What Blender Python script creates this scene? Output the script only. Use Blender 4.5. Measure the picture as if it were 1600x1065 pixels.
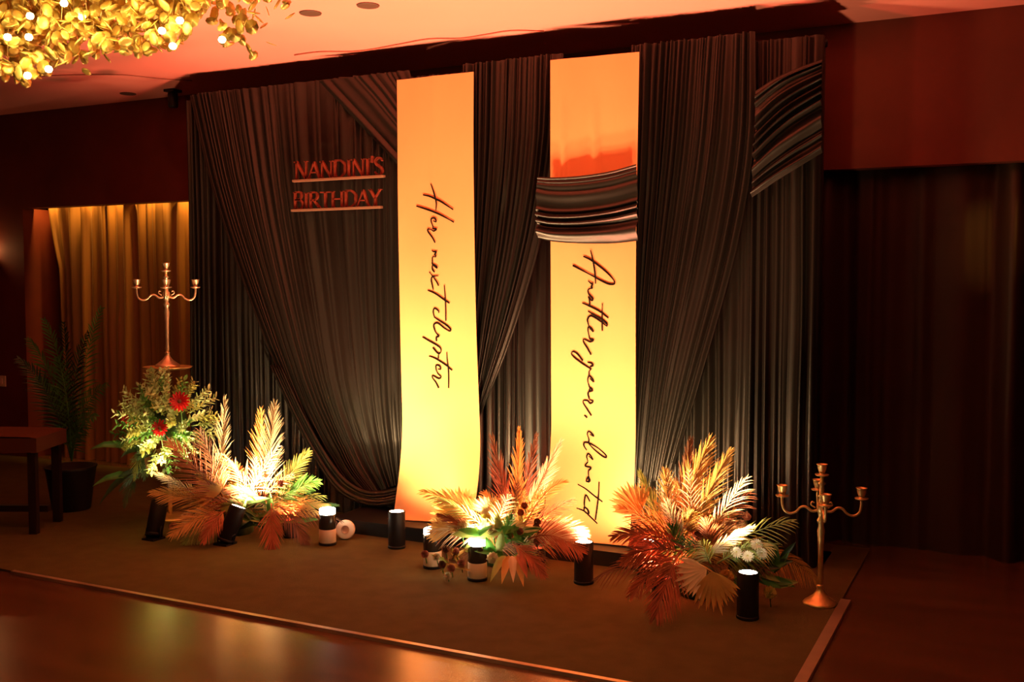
import bpy, math, random
from mathutils import Vector, Matrix, noise

for o in list(bpy.data.objects):
    bpy.data.objects.remove(o)
scene = bpy.context.scene
C = scene.collection
R_ = math.radians

# ------------------------------------------------------------------ camera
CAM_H = 1.61
YAW = R_(26.3)
PITCH = math.atan(89 / 1600)
cam_d = bpy.data.cameras.new('camera')
cam_d.sensor_width = 36
cam_d.lens = 36.0
cam_d.clip_start = 0.05
cam = bpy.data.objects.new('camera', cam_d)
C.objects.link(cam)
cam.location = (0, 0, CAM_H)
cam.rotation_euler = (math.pi / 2 - PITCH, 0, YAW)
scene.camera = cam

# ------------------------------------------------------------------ world, exposure
w = bpy.data.worlds.new('world')
scene.world = w
w.use_nodes = True
w.node_tree.nodes['Background'].inputs[0].default_value = (1.0, 0.45, 0.2, 1)
w.node_tree.nodes['Background'].inputs[1].default_value = 0.0
vs = scene.view_settings
vs.view_transform = 'Standard'
vs.look = 'None'
vs.gamma = 1.0
vs.use_curve_mapping = False
vs.exposure = 0.2

# ------------------------------------------------------------------ lamp setup and added spots
WARM = (1.0, 0.60, 0.27)


def aim(o, target):
    o.rotation_euler = (Vector(target) - o.location).to_track_quat('-Z', 'Y').to_euler()


def spot(name, loc, target, energy, color, angle, blend=0.6, size=0.03):
    l = bpy.data.lights.new(name, 'SPOT')
    l.energy = energy
    l.color = color
    l.spot_size = R_(angle)
    l.spot_blend = blend
    l.shadow_soft_size = size
    o = bpy.data.objects.new(name, l)
    C.objects.link(o)
    o.location = loc
    aim(o, target)
    return o


def point(name, loc, energy, color, size=0.05):
    l = bpy.data.lights.new(name, 'POINT')
    l.energy = energy
    l.color = color
    l.shadow_soft_size = size
    o = bpy.data.objects.new(name, l)
    C.objects.link(o)
    o.location = loc
    return o


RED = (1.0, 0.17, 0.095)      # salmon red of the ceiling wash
# unseen spot added overhead to brighten the flowers and carpet
spot('added_spot', (-1.2, 1.2, 3.05), (-1.9, 4.8, 0.1), 65, (1.0, 0.55, 0.22), 44, 1.0, 0.08)

LCX, LCY = -5.17, 5.15      # the pedestal at the left
spot('added_spot', (-2.6, 1.4, 3.05), (LCX, LCY, 0.75), 150, (1.0, 0.6, 0.25), 14, 1.0, 0.08)  # second unseen spot, added to brighten the flower ball
# narrow unseen spot added for an orange patch on the right curtain
spot('added_spot', (1.2, 3.2, 3.0), (-0.15, 6.55, 1.85), 90, (1.0, 0.36, 0.06), 9, 1.0, 0.02)

# ------------------------------------------------------------------ measuring helpers
CAMP = Vector((0, 0, CAM_H))
Fv = Vector((-math.sin(YAW) * math.cos(PITCH), math.cos(YAW) * math.cos(PITCH), -math.sin(PITCH)))
Rv = Vector((math.cos(YAW), math.sin(YAW), 0))
Uv = Rv.cross(Fv)


def ray(px, py):
    return Fv + Rv * ((px - 800) / 1600) + Uv * ((532.5 - py) / 1600)


def P(px, py, D):
    """point of the vertical plane y = D that the photo shows at px, py"""
    r = ray(px, py)
    return CAMP + r * (D / r.y)


def G(px, py, z=0.0):
    """point of the horizontal plane at height z"""
    r = ray(px, py)
    return CAMP + r * ((z - CAM_H) / r.z)


def V(px, py, depth):
    return CAMP + ray(px, py) * depth


# ------------------------------------------------------------------ materials
MATS = {}


def mat(name, col, rough=0.6, metal=0.0, spec=0.5, vary=0.0, vscale=8.0, bump=0.0, bscale=60.0,
        emit=None, estr=0.0, sheen=0.0, trans=0.0, col2=None, stretch=None):
    m = bpy.data.materials.new(name)
    m.use_nodes = True
    nt = m.node_tree
    b = nt.nodes['Principled BSDF']
    b.inputs['Base Color'].default_value = (*col, 1)
    b.inputs['Roughness'].default_value = rough
    b.inputs['Metallic'].default_value = metal
    b.inputs['Specular IOR Level'].default_value = spec
    if sheen:
        b.inputs['Sheen Weight'].default_value = sheen
        b.inputs['Sheen Roughness'].default_value = 0.4
    if emit:
        b.inputs['Emission Color'].default_value = (*emit, 1)
        b.inputs['Emission Strength'].default_value = estr
    tc = nt.nodes.new('ShaderNodeTexCoord')
    src = tc.outputs['Object']
    if stretch:
        mp = nt.nodes.new('ShaderNodeMapping')
        mp.inputs['Scale'].default_value = stretch
        nt.links.new(src, mp.inputs['Vector'])
        src = mp.outputs['Vector']
    if vary or col2:
        n = nt.nodes.new('ShaderNodeTexNoise')
        n.inputs['Scale'].default_value = vscale
        n.inputs['Detail'].default_value = 4
        nt.links.new(src, n.inputs['Vector'])
        mx = nt.nodes.new('ShaderNodeMix')
        mx.data_type = 'RGBA'
        c2 = col2 if col2 else tuple(max(0, c * (1 - vary)) for c in col)
        mx.inputs['A'].default_value = (*col, 1)
        mx.inputs['B'].default_value = (*c2, 1)
        rp = nt.nodes.new('ShaderNodeValToRGB')
        rp.color_ramp.elements[0].position = 0.35
        rp.color_ramp.elements[1].position = 0.65
        nt.links.new(n.outputs['Fac'], rp.inputs['Fac'])
        nt.links.new(rp.outputs['Color'], mx.inputs['Factor'])
        nt.links.new(mx.outputs['Result'], b.inputs['Base Color'])
    if bump:
        n2 = nt.nodes.new('ShaderNodeTexNoise')
        n2.inputs['Scale'].default_value = bscale
        n2.inputs['Detail'].default_value = 3
        nt.links.new(src, n2.inputs['Vector'])
        bp = nt.nodes.new('ShaderNodeBump')
        bp.inputs['Strength'].default_value = bump
        bp.inputs['Distance'].default_value = 0.01
        nt.links.new(n2.outputs['Fac'], bp.inputs['Height'])
        nt.links.new(bp.outputs['Normal'], b.inputs['Normal'])
    if trans:
        t = nt.nodes.new('ShaderNodeBsdfTranslucent')
        t.inputs['Color'].default_value = (*col, 1)
        ms = nt.nodes.new('ShaderNodeMixShader')
        ms.inputs['Fac'].default_value = trans
        out = nt.nodes['Material Output']
        nt.links.new(b.outputs[0], ms.inputs[1])
        nt.links.new(t.outputs[0], ms.inputs[2])
        nt.links.new(ms.outputs[0], out.inputs['Surface'])
    MATS[name] = m
    return m


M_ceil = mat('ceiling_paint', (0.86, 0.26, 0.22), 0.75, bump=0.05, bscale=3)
M_wall = mat('wall_paint', (0.17, 0.028, 0.012), 0.7, vary=0.3, vscale=2)
M_dim = mat('dark_hall_paint', (0.035, 0.016, 0.012), 0.8)
M_redwall = mat('red_wall_paint', (0.42, 0.07, 0.03), 0.7)
M_floor = mat('polished_floor', (0.12, 0.058, 0.022), 0.24, spec=1.0, vary=0.35, vscale=1.3, stretch=(1, 6, 1), bump=0.03, bscale=5)
M_carpet = mat('carpet', (0.105, 0.085, 0.03), 0.95, spec=0.1, vary=0.15, vscale=9, bump=0.6, bscale=260)
M_strip = mat('metal_strip', (0.62, 0.50, 0.36), 0.38, metal=0.6, vary=0.4, vscale=3)
M_black = mat('black_satin', (0.0078, 0.0066, 0.0052), 0.37, spec=0.47, sheen=0.0, bump=0.08, bscale=30, stretch=(1, 1, 0.1))
M_blackm = mat('matte_black', (0.010, 0.009, 0.009), 0.5, spec=0.3, bump=0.05, bscale=40)
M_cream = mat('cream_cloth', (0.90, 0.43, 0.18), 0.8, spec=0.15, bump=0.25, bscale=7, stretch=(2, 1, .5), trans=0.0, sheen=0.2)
M_ink = mat('black_ink', (0.006, 0.005, 0.004), 0.8, spec=0.1)
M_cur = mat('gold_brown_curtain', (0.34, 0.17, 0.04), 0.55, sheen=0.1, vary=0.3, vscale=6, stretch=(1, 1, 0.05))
M_curshade = mat('shaded_curtain', (0.035, 0.017, 0.008), 0.5, spec=0.5, vary=0.3, vscale=6, stretch=(1, 1, 0.05))  # same curtain cloth, its colour darkened to stand for shade
M_gold = mat('antique_gold', (0.88, 0.62, 0.24), 0.38, metal=0.72, vary=0.3, vscale=20)
M_silver = mat('pale_gold', (0.90, 0.72, 0.46), 0.32, metal=0.8, vary=0.2, vscale=20)
M_goldleaf = mat('gold_leaf_disc', (0.95, 0.66, 0.16), 0.35, metal=0.45)
M_rose = mat('rose_gold', (0.36, 0.07, 0.04), 0.4, metal=0.5, vary=0.4, vscale=30)
M_ledge = mat('rose_gold_ledge', (0.60, 0.36, 0.24), 0.35, metal=0.7)
M_creamp = mat('cream_plastic', (0.82, 0.68, 0.50), 0.45, bump=0.03)
M_smoke = mat('smoked_plastic', (0.03, 0.026, 0.022), 0.25)
M_lens = mat('lit_lens', (1, 0.95, 0.85), 0.4, emit=(1.0, 0.86, 0.6), estr=35)
M_lensr = mat('added_red_lens', (0.5, 0.05, 0.02), 0.4, emit=(1.0, 0.12, 0.05), estr=0.8)
M_bulb = mat('fairy_bulb', (1, 0.95, 0.8), 0.4, emit=(1.0, 0.82, 0.42), estr=10)
M_fgold = mat('dried_gold_frond', (0.78, 0.50, 0.15), 0.5, vary=0.35, vscale=12, trans=0.25)
M_frust = mat('rust_frond', (0.50, 0.15, 0.06), 0.5, vary=0.4, vscale=10, trans=0.2)
M_fbeige = mat('beige_frond', (0.86, 0.76, 0.50), 0.55, vary=0.3, vscale=10, trans=0.3)
M_folive = mat('olive_frond', (0.42, 0.50, 0.13), 0.5, vary=0.4, vscale=10, trans=0.25)
M_fgreen = mat('green_leaf', (0.12, 0.36, 0.07), 0.4, vary=0.5, vscale=14, trans=0.25)
M_fbrown = mat('brown_frond', (0.28, 0.12, 0.06), 0.5, vary=0.4, vscale=10, trans=0.15)
M_fdark = mat('dark_green_leaf', (0.035, 0.09, 0.03), 0.4, vary=0.5, vscale=10)
M_pale = mat('pale_green_sprig', (0.55, 0.74, 0.34), 0.55, vary=0.35, vscale=30, trans=0.25)
M_redfl = mat('red_petal', (0.72, 0.025, 0.03), 0.45, vary=0.35, vscale=30, trans=0.15)
M_pinkfl = mat('dusty_pink_petal', (0.62, 0.28, 0.20), 0.5, vary=0.4, vscale=30, trans=0.15)
M_whitefl = mat('white_petal', (0.9, 0.85, 0.66), 0.5, vary=0.1, vscale=30, trans=0.2)
M_yelfl = mat('yellow_green_petal', (0.75, 0.72, 0.22), 0.5, vary=0.3, vscale=40, trans=0.2)
M_seat = mat('brown_upholstery', (0.09, 0.033, 0.014), 0.9, spec=0.2, bump=0.1)
M_darkwood = mat('dark_wood', (0.02, 0.010, 0.007), 0.5, vary=0.4, vscale=4, stretch=(8, 8, 1))
M_wire = mat('ceiling_wire', (0.40, 0.13, 0.09), 0.6)
M_hole = mat('unlit_downlight', (0.08, 0.035, 0.02), 0.6)


# ------------------------------------------------------------------ mesh builder
class MB:
    def __init__(s):
        s.v = []
        s.f = []

    def box(s, lo, hi):
        n = len(s.v)
        for z in (lo[2], hi[2]):
            for y in (lo[1], hi[1]):
                for x in (lo[0], hi[0]):
                    s.v.append(Vector((x, y, z)))
        for q in ((0, 2, 3, 1), (4, 5, 7, 6), (0, 1, 5, 4), (2, 6, 7, 3), (0, 4, 6, 2), (1, 3, 7, 5)):
            s.f.append(tuple(n + i for i in q))
        return s

    def lathe(s, prof, seg=20, M=None):
        """prof: list of (r, z)"""
        n = len(s.v)
        for (r, z) in prof:
            for k in range(seg):
                a = 2 * math.pi * k / seg
                p = Vector((r * math.cos(a), r * math.sin(a), z))
                s.v.append(M @ p if M else p)
        for i in range(len(prof) - 1):
            for k in range(seg):
                k2 = (k + 1) % seg
                s.f.append((n + i * seg + k, n + i * seg + k2, n + (i + 1) * seg + k2, n + (i + 1) * seg + k))
        if prof[0][0] > 1e-5:
            s.f.append(tuple(n + k for k in reversed(range(seg))))
        if prof[-1][0] > 1e-5:
            s.f.append(tuple(n + (len(prof) - 1) * seg + k for k in range(seg)))
        return s

    def tube(s, pts, rad, seg=8, flat=1.0):
        pts = [Vector(p) for p in pts]
        if not hasattr(rad, '__len__'):
            rad = [rad] * len(pts)
        n = len(s.v)
        up = Vector((0.13, 0.21, 0.97))
        for i, p in enumerate(pts):
            t = (pts[min(i + 1, len(pts) - 1)] - pts[max(i - 1, 0)])
            if t.length < 1e-9:
                t = Vector((0, 0, 1))
            t.normalize()
            a = t.cross(up)
            if a.length < 1e-3:
                a = t.cross(Vector((1, 0, 0)))
            a.normalize()
            b = t.cross(a)
            for k in range(seg):
                th = 2 * math.pi * k / seg
                s.v.append(p + a * (rad[i] * math.cos(th)) + b * (rad[i] * flat * math.sin(th)))
        for i in range(len(pts) - 1):
            for k in range(seg):
                k2 = (k + 1) % seg
                s.f.append((n + i * seg + k, n + i * seg + k2, n + (i + 1) * seg + k2, n + (i + 1) * seg + k))
        s.f.append(tuple(n + k for k in reversed(range(seg))))
        s.f.append(tuple(n + (len(pts) - 1) * seg + k for k in range(seg)))
        return s

    def strip(s, rows):
        """rows of equal-length point lists -> quads"""
        n = len(s.v)
        m = len(rows[0])
        for r in rows:
            s.v.extend(Vector(p) for p in r)
        for i in range(len(rows) - 1):
            for k in range(m - 1):
                s.f.append((n + i * m + k, n + i * m + k + 1, n + (i + 1) * m + k + 1, n + (i + 1) * m + k))
        return s

    def mesh(s, name, m, smooth=True):
        me = bpy.data.meshes.new(name)
        me.from_pydata([tuple(p) for p in s.v], [], s.f)
        me.materials.append(m)
        if smooth:
            for p in me.polygons:
                p.use_smooth = True
        me.update()
        return me

    def build(s, name, m, parent=None, smooth=True, loc=None):
        """vertices are in the parent's frame (or in the world when top-level, then re-based on loc)"""
        if loc is not None:
            s.v = [p - Vector(loc) for p in s.v]
        o = bpy.data.objects.new(name, s.mesh(name, m, smooth))
        C.objects.link(o)
        if parent:
            o.parent = parent
        if loc is not None:
            o.location = loc
        return o


def tag(o, label, cat, group=None, kind=None):
    if label:
        o['label'] = label
    if cat:
        o['category'] = cat
    if group:
        o['group'] = group
    if kind:
        o['kind'] = kind
    return o


def thing(name, label, cat, loc, rz=0, group=None, kind=None):
    o = bpy.data.objects.new(name, None)
    o.empty_display_size = 0.1
    C.objects.link(o)
    o.location = loc
    o.rotation_euler = (0, 0, rz)
    return tag(o, label, cat, group, kind)


def struct(o, label=None, cat=None):
    o['kind'] = 'structure'
    if label:
        o['label'] = label
    if cat:
        o['category'] = cat
    return o


def copy_tree(o, parent=None):
    c = o.copy()
    C.objects.link(c)
    if parent:
        c.parent = parent
    for ch in list(o.children):
        copy_tree(ch, c)
    return c


def catmull(pts, n):
    pts = [Vector(p) for p in pts]
    k = len(pts) - 1
    out = []
    for i in range(n + 1):
        u = i / n * k
        j = min(int(u), k - 1)
        t = u - j
        p1, p2 = pts[j], pts[j + 1]
        p0 = pts[j - 1] if j > 0 else p1 * 2 - p2
        p3 = pts[j + 2] if j + 2 <= k else p2 * 2 - p1
        out.append(0.5 * (2 * p1 + (p2 - p0) * t + (2 * p0 - 5 * p1 + 4 * p2 - p3) * t * t + (3 * p1 - p0 - 3 * p2 + p3) * t ** 3))
    return out


# ------------------------------------------------------------------ setting
CEIL = 3.16
D_BACK = 6.45      # back wall
D_DROP = 5.84      # base drape
VAL = 2.30         # underside of the curtain pelmet
X0, X1, Y0 = -9.6, 3.2, -3.5
XL = P(40, 500, D_BACK).x          # left jamb of the curtain recess

struct(MB().box((X0, Y0, -0.1), (X1, 7.1, 0.0)).build('floor', M_floor, smooth=False),
       'polished dark brown floor reflecting the lights', 'floor')
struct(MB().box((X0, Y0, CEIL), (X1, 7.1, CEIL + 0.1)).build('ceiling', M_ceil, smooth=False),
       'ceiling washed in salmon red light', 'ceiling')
struct(MB().box((X0, D_BACK, VAL), (X1, D_BACK + 0.12, CEIL)).build('wall_back', M_wall, smooth=False),
       'dark upper wall above the curtain recess', 'wall')
struct(MB().box((X0, D_BACK, 0), (XL, 7.0, VAL)).build('wall_pier', M_wall, smooth=False),
       'dark wall pier left of the curtain recess', 'wall')
struct(MB().box((XL, 6.92, 0), (X1, 7.0, CEIL)).build('wall_recess', M_redwall, smooth=False),
       'red wall at the back of the curtain recess', 'wall')
struct(MB().box((X0 - 0.1, Y0, 0), (X0, 7.1, CEIL)).build('wall_left', M_dim, smooth=False), 'dark left wall', 'wall')
struct(MB().box((X1, Y0, 0), (X1 + 0.1, 7.1, CEIL)).build('wall_right', M_dim, smooth=False), 'dark right wall', 'wall')
struct(MB().box((X0, Y0 - 0.1, 0), (X1, Y0, CEIL)).build('wall_front', M_dim, smooth=False), 'dark wall behind the viewer', 'wall')

# carpet with metal edging
g1, g2 = G(30, 897), G(944, 1063)
YC = (g1.y + g2.y) / 2
XR = (G(1315, 940).x + G(1245, 1065).x) / 2
XCL = g1.x - 0.05
struct(MB().box((X0, YC, 0), (XR, D_BACK, 0.012)).build('carpet', M_carpet, smooth=False),
       'dark brown carpet under the backdrop', 'carpet')
tr = struct(MB().box((XCL, YC - 0.022, 0), (XR + 0.02, YC + 0.004, 0.017)).build('trim_1', M_strip, smooth=False), 'thin metal edging along the front of the carpet', 'edging')
tr = struct(MB().box((XR - 0.004, YC - 0.022, 0), (XR + 0.045, G(1315, 940).y, 0.017)).build('trim_2', M_strip, smooth=False), 'wider metal edging along the right side of the carpet', 'edging')


# ------------------------------------------------------------------ pleated cloth
def pleats(n, seed, jitter=0.72):
    """irregular fold profile: s in 0..1 -> displacement -1..1"""
    rnd = random.Random(seed)
    ws = [1 + rnd.uniform(-jitter, jitter) for _ in range(n)]
    tot = sum(ws)
    edges = [0]
    for x in ws:
        edges.append(edges[-1] + x / tot)
    amps = [rnd.choice((0.25, 0.45, 0.7, 1.0, 1.25)) for _ in range(n)]
    skew = [rnd.uniform(0.55, 1.9) for _ in range(n)]

    def f(s):
        import bisect
        i = min(max(bisect.bisect_right(edges, s) - 1, 0), n - 1)
        t = (s - edges[i]) / (edges[i + 1] - edges[i])
        t = min(max(t, 0), 1) ** skew[i]
        return amps[i] * (1 - math.cos(2 * math.pi * t)) - amps[i] * 0.6
    return f


def drape(name, guides, nfold, amp, D, seed, m=M_black, nt=36, per=7, bulge=None, label=None, cat='drape', group=None, thick=0.0):
    """guides: fold guide lines, each a list of photo points from top to bottom, left to right, on the plane y = D"""
    K = 14
    cur = [catmull([P(x, y, D) for x, y in g], K) for g in guides]
    f = pleats(nfold, seed)
    ns = nfold * per
    rows = []
    for j in range(nt + 1):
        t = j / nt
        u = t * K
        a = min(int(u), K - 1)
        line = [c[a].lerp(c[a + 1], u - a) for c in cur]
        row = []
        pts = catmull(line, ns) if len(line) > 2 else [line[0].lerp(line[1], i / ns) for i in range(ns + 1)]
        for i, p in enumerate(pts):
            s = i / ns
            sh = 0.012 * noise.noise(Vector((s * nfold * 0.35, t * 2.2, seed)))
            d = f(min(max(s + sh * 0.4, 0), 1))
            k = 1 + 0.35 * noise.noise(Vector((s * 9, t * 3.0, seed + 7)))
            y = p.y - amp * k * d - amp * 0.9 * noise.noise(Vector((s * nfold * 0.22, t * 1.3, seed + 3)))
            if bulge:
                y -= bulge(s, t)
            row.append(Vector((p.x, y, p.z)))
        rows.append(row)
    mb = MB().strip(rows)
    o = mb.build(name, m, loc=tuple(P(*guides[len(guides) // 2][-1], D)))
    return tag(o, label, cat, group)


def flat_drape(name, x0, x1, z0, z1, D, nfold, amp, seed, m, label, cat='curtain', top_pinch=False, returns=0.0, nt=24):
    f = pleats(nfold, seed)
    ns = nfold * 7
    rows = []
    for j in range(nt + 1):
        t = j / nt
        z = z1 + (z0 - z1) * t
        row = []
        if returns:
            row.append(Vector((x0, D + returns, z)))
        for i in range(ns + 1):
            s = i / ns
            k = 1 + 0.4 * noise.noise(Vector((s * 23, t * 2.5, seed)))
            a = amp * k
            if top_pinch:
                a *= 0.45 + 0.55 * min(1, t * 5)
            row.append(Vector((x0 + (x1 - x0) * s + 0.01 * noise.noise(Vector((s * 40, t * 3, seed))), D - a * f(s) - a * 0.9 * noise.noise(Vector((s * nfold * 0.2, t * 1.5, seed + 3))), z)))
        if returns:
            row.append(Vector((x1, D + returns, z)))
        rows.append(row)
    o = MB().strip(rows).build(name, m, loc=((x0 + x1) / 2, D, z0))
    return tag(o, label, cat)


# recess curtains
xa = P(82, 500, 6.68).x
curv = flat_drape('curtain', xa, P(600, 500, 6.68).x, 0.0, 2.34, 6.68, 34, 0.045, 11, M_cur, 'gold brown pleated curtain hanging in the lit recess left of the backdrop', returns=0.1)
for v in curv.data.vertices:      # its left edge is drawn in towards the tie
    zz = v.co.z
    k = max(0, 1 - (v.co.x - (xa - curv.location.x)) / 0.35)
    v.co.x += k * 0.16 * min(1, max(0, (2.34 - zz) / 0.6)) ** 1.3
flat_drape('curtain', P(1150, 500, 6.60).x, 1.6, 0.0, 2.36, 6.60, 17, 0.05, 12, M_curshade, 'pleated curtain, shade put in its colour, along the wall right of the backdrop', top_pinch=True, returns=0.1)

# ------------------------------------------------------------------ backdrop frame and base drape
XBL, XBR, ZB = P(297, 500, D_DROP).x, P(1279, 500, D_DROP).x, 2.97
fr = thing('backdrop_frame', 'black pipe frame that carries the draped backdrop', 'frame', ((XBL + XBR) / 2, D_DROP + 0.13, 0))
hw = (XBR - XBL) / 2
MB().tube([(-hw, 0, ZB - 0.02), (hw, 0, ZB - 0.02)], 0.022).build('crossbar', M_blackm, fr)
for sx in (-hw + 0.03, 0, hw - 0.03):
    MB().tube([(sx, 0, 0.0), (sx, 0, ZB - 0.02)], 0.022).build('upright', M_blackm, fr)
    MB().box((sx - 0.06, -0.05, 0.0), (sx + 0.06, 0.3, 0.012)).build('base_plate', M_blackm, fr, smooth=False)
base = flat_drape('backdrop_drape', XBL, XBR, 0.014, ZB, D_DROP, 96, 0.018, 3, M_black,
                  'wide black satin drape in fine vertical pleats, behind all the others', 'drape', returns=0.06, nt=30)

# left tied drape with its scooped hem
swag1 = drape('swag_drape', [
    [(299, 150), (335, 300), (385, 450), (440, 590), (490, 695), (535, 765), (575, 780)],
    [(318, 146), (352, 300), (400, 450), (452, 590), (497, 690), (540, 752), (580, 776)],
    [(350, 142), (380, 300), (422, 450), (466, 590), (506, 682), (545, 740), (586, 772)],
    [(400, 137), (420, 300), (450, 450), (486, 590), (520, 672), (553, 730), (592, 768)],
    [(470, 129), (480, 300), (500, 450), (522, 590), (545, 668), (570, 720), (602, 764)],
    [(560, 119), (564, 300), (570, 450), (578, 590), (588, 668), (600, 715), (618, 758)],
    [(640, 110), (640, 300), (640, 450), (640, 590), (640, 668), (640, 712), (640, 752)]],
    40, 0.015, D_DROP - 0.045, 21, nt=44,
    bulge=lambda s, t: 0.10 * max(0, t - 0.75) * 4 * (1 - s * 0.6) + 0.01,
    label='black satin drape left of the banners, swept into a scooped hem near the floor')
# rolled hem of the scoop
rr = random.Random(5)
hem = MB()
for k in range(5):
    off = (k - 2) * 4.2
    pts = [(430 + off * .9, 570), (462 + off * .9, 640), (497 + off * .8, 706 - off * .4), (533 + off * .4, 756 - off), (572, 777 - off), (610, 776 - off * 1.1), (645, 762 - off)]
    q = catmull([P(x, y, D_DROP - 0.14 - 0.012 * math.sin(k * 2.1)) for x, y in pts], 30)
    hem.tube(q, [0.004 + 0.012 * min(1, i / 12) for i in range(31)], 8)
hem.v = [v - swag1.location for v in hem.v]
hem.build('rolled_hem', M_black, swag1)

# diagonal drape at the top, running behind the left banner
drape('swag_drape', [
    [(498, 127), (540, 172), (582, 216), (625, 262)],
    [(560, 119), (588, 150), (612, 180), (640, 214)],
    [(640, 110), (645, 128), (650, 145), (655, 160)]],
    11, 0.007, D_DROP - 0.119, 23, nt=16, label='black drape slanting behind the top of the left banner')
# between the banners
drape('swag_drape', [
    [(722, 101), (726, 240), (730, 380), (734, 520), (736, 640)],
    [(760, 97), (757, 240), (750, 380), (742, 520), (738, 642)],
    [(800, 92), (795, 240), (780, 380), (757, 520), (741, 646)],
    [(842, 87), (838, 230), (818, 370), (782, 520), (744, 650)],
    [(880, 83), (872, 220), (846, 370), (798, 530), (748, 654)]],
    19, 0.018, D_DROP - 0.065, 25, nt=34, label='black drape gathered diagonally between the two banners')
# right of the right banner
drape('swag_drape', [
    [(985, 72), (985, 230), (985, 400), (985, 580), (985, 770)],
    [(1030, 67), (1022, 230), (1010, 400), (998, 580), (990, 765)],
    [(1080, 61), (1068, 230), (1046, 400), (1020, 580), (1000, 760)],
    [(1130, 55), (1118, 230), (1090, 400), (1050, 580), (1020, 752)],
    [(1180, 49), (1178, 220), (1150, 390), (1098, 580), (1050, 740)]],
    20, 0.024, D_DROP - 0.075, 27, nt=34, label='black drape right of the right banner, sweeping down to the left')
# upper right swag
drape('corner_swag', [
    [(1180, 142), (1212, 122), (1245, 106), (1284, 92)],
    [(1180, 190), (1212, 160), (1245, 138), (1284, 118)],
    [(1178, 245), (1212, 212), (1245, 186), (1284, 162)],
    [(1174, 308), (1210, 284), (1245, 262), (1284, 238)]],
    10, 0.022, D_DROP - 0.115, 29, nt=20, per=9, label='small fan of black satin folds at the upper right corner of the backdrop')


# ------------------------------------------------------------------ banners with handwriting
def banner(name, edgeL, edgeR, D, flare, zfl, label, seed, wrinkles):
    """edges: photo points top to bottom for the hanging part; below zfl it swings forward onto the floor"""
    N = 60
    L = catmull([P(x, y, D) for x, y in edgeL], N)
    Rr = catmull([P(x, y, D) for x, y in edgeR], N)
    nx = 26

    def yoff(z, s):
        k = max(0.0, (zfl - z) / zfl)
        return -flare * k ** 2.2

    def settle(p, s, wz):
        zr = 0.104 + 0.006 * s          # the cloth comes to rest on the riser
        k = max(0.0, zr - p.z)
        return Vector((p.x, p.y + yoff(p.z, s) - wz * min(1, max(0.15, (p.z - zr) * 8)) - k * 0.8, max(p.z, zr)))

    rows = []
    for a, b in zip(L, Rr):
        row = []
        for i in range(nx + 1):
            s = i / nx
            p = a.lerp(b, s)
            wz = wrinkles(s, p.z)
            row.append(settle(p, s, wz))
        rows.append(row)
    root = thing(name, label, 'banner', (rows[-1][nx // 2].x, D, 0.0))
    mb = MB().strip(rows)
    mb.v = [v - root.location for v in mb.v]
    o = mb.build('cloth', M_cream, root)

    def surf(px, py):
        p = P(px, py, D)
        i = min(range(N + 1), key=lambda n: abs(L[n].z - p.z))
        u = (p.x - L[i].x) / (Rr[i].x - L[i].x)
        q = settle(p, u, wrinkles(u, p.z))
        return q + Vector((0, -0.0032, 0.0))
    return root, surf


def wr1(s, z):
    r = 0.006 * noise.noise(Vector((s * 3, z * 1.2, 1)))
    r += 0.008 * math.exp(-((s - 0.5) / 0.05) ** 2) * min(1, max(0, (z - 1.0) / 1.5))
    r += 0.03 * max(0, 0.8 - z) * math.sin(s * 9 + z * 3)
    return r


def wr2(s, z):
    r = 0.006 * noise.noise(Vector((s * 3, z * 1.2, 5)))
    if z > 2.0:
        k = min(1, max(0, (2.75 - z) / 0.5))
        r += 0.02 * k * (math.exp(-((s - 0.16) / 0.03) ** 2) + math.exp(-((s - 0.52) / 0.035) ** 2))
    r += 0.03 * max(0, 0.7 - z) * math.sin(s * 8 + z * 2)
    return r


DB = D_DROP - 0.14
b1, s1 = banner('banner', [(620, 125), (622, 300), (625, 500), (630, 700), (633, 812)],
                [(740, 112), (740, 300), (744, 500), (749, 650), (753, 812)], DB, 0.20, 0.75,
                'left cream cloth banner lettered Her next chapter', 1, wr1)
b2, s2 = banner('banner', [(860, 94), (860, 300), (861, 500), (862, 700), (866, 835)],
                [(999, 81), (995, 300), (993, 500), (994, 700), (1000, 842)], DB, 0.26, 0.85,
                'right cream cloth banner lettered Another year, elevated', 2, wr2)


def write(root, surf, words):
    for ox, oy, strokes in words:
        mb = MB()
        for (wd, pts) in strokes:
            q = [(ox + x / 8.875, oy + y / 8.875) for x, y in pts]
            n = max(8, len(q) * 5)
            c = catmull([(x, y, 0) for x, y in q], n)
            w3 = [surf(p.x, p.y) for p in c]
            rad = [wd * 0.0015 * (0.75 + 0.5 * abs(math.sin(i * 0.13 + wd))) for i in range(len(w3))]
            n0 = len(mb.v)
            mb.tube(w3, rad, 6)
            for i in range(n0, len(mb.v)):      # flatten the pen line against the cloth
                k = (i - n0) // 6
                mb.v[i].y = w3[k].y + (mb.v[i].y - w3[k].y) * 0.12
        mb.v = [v - root.location for v in mb.v]
        mb.build('handwritten_word', M_ink, root)


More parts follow.
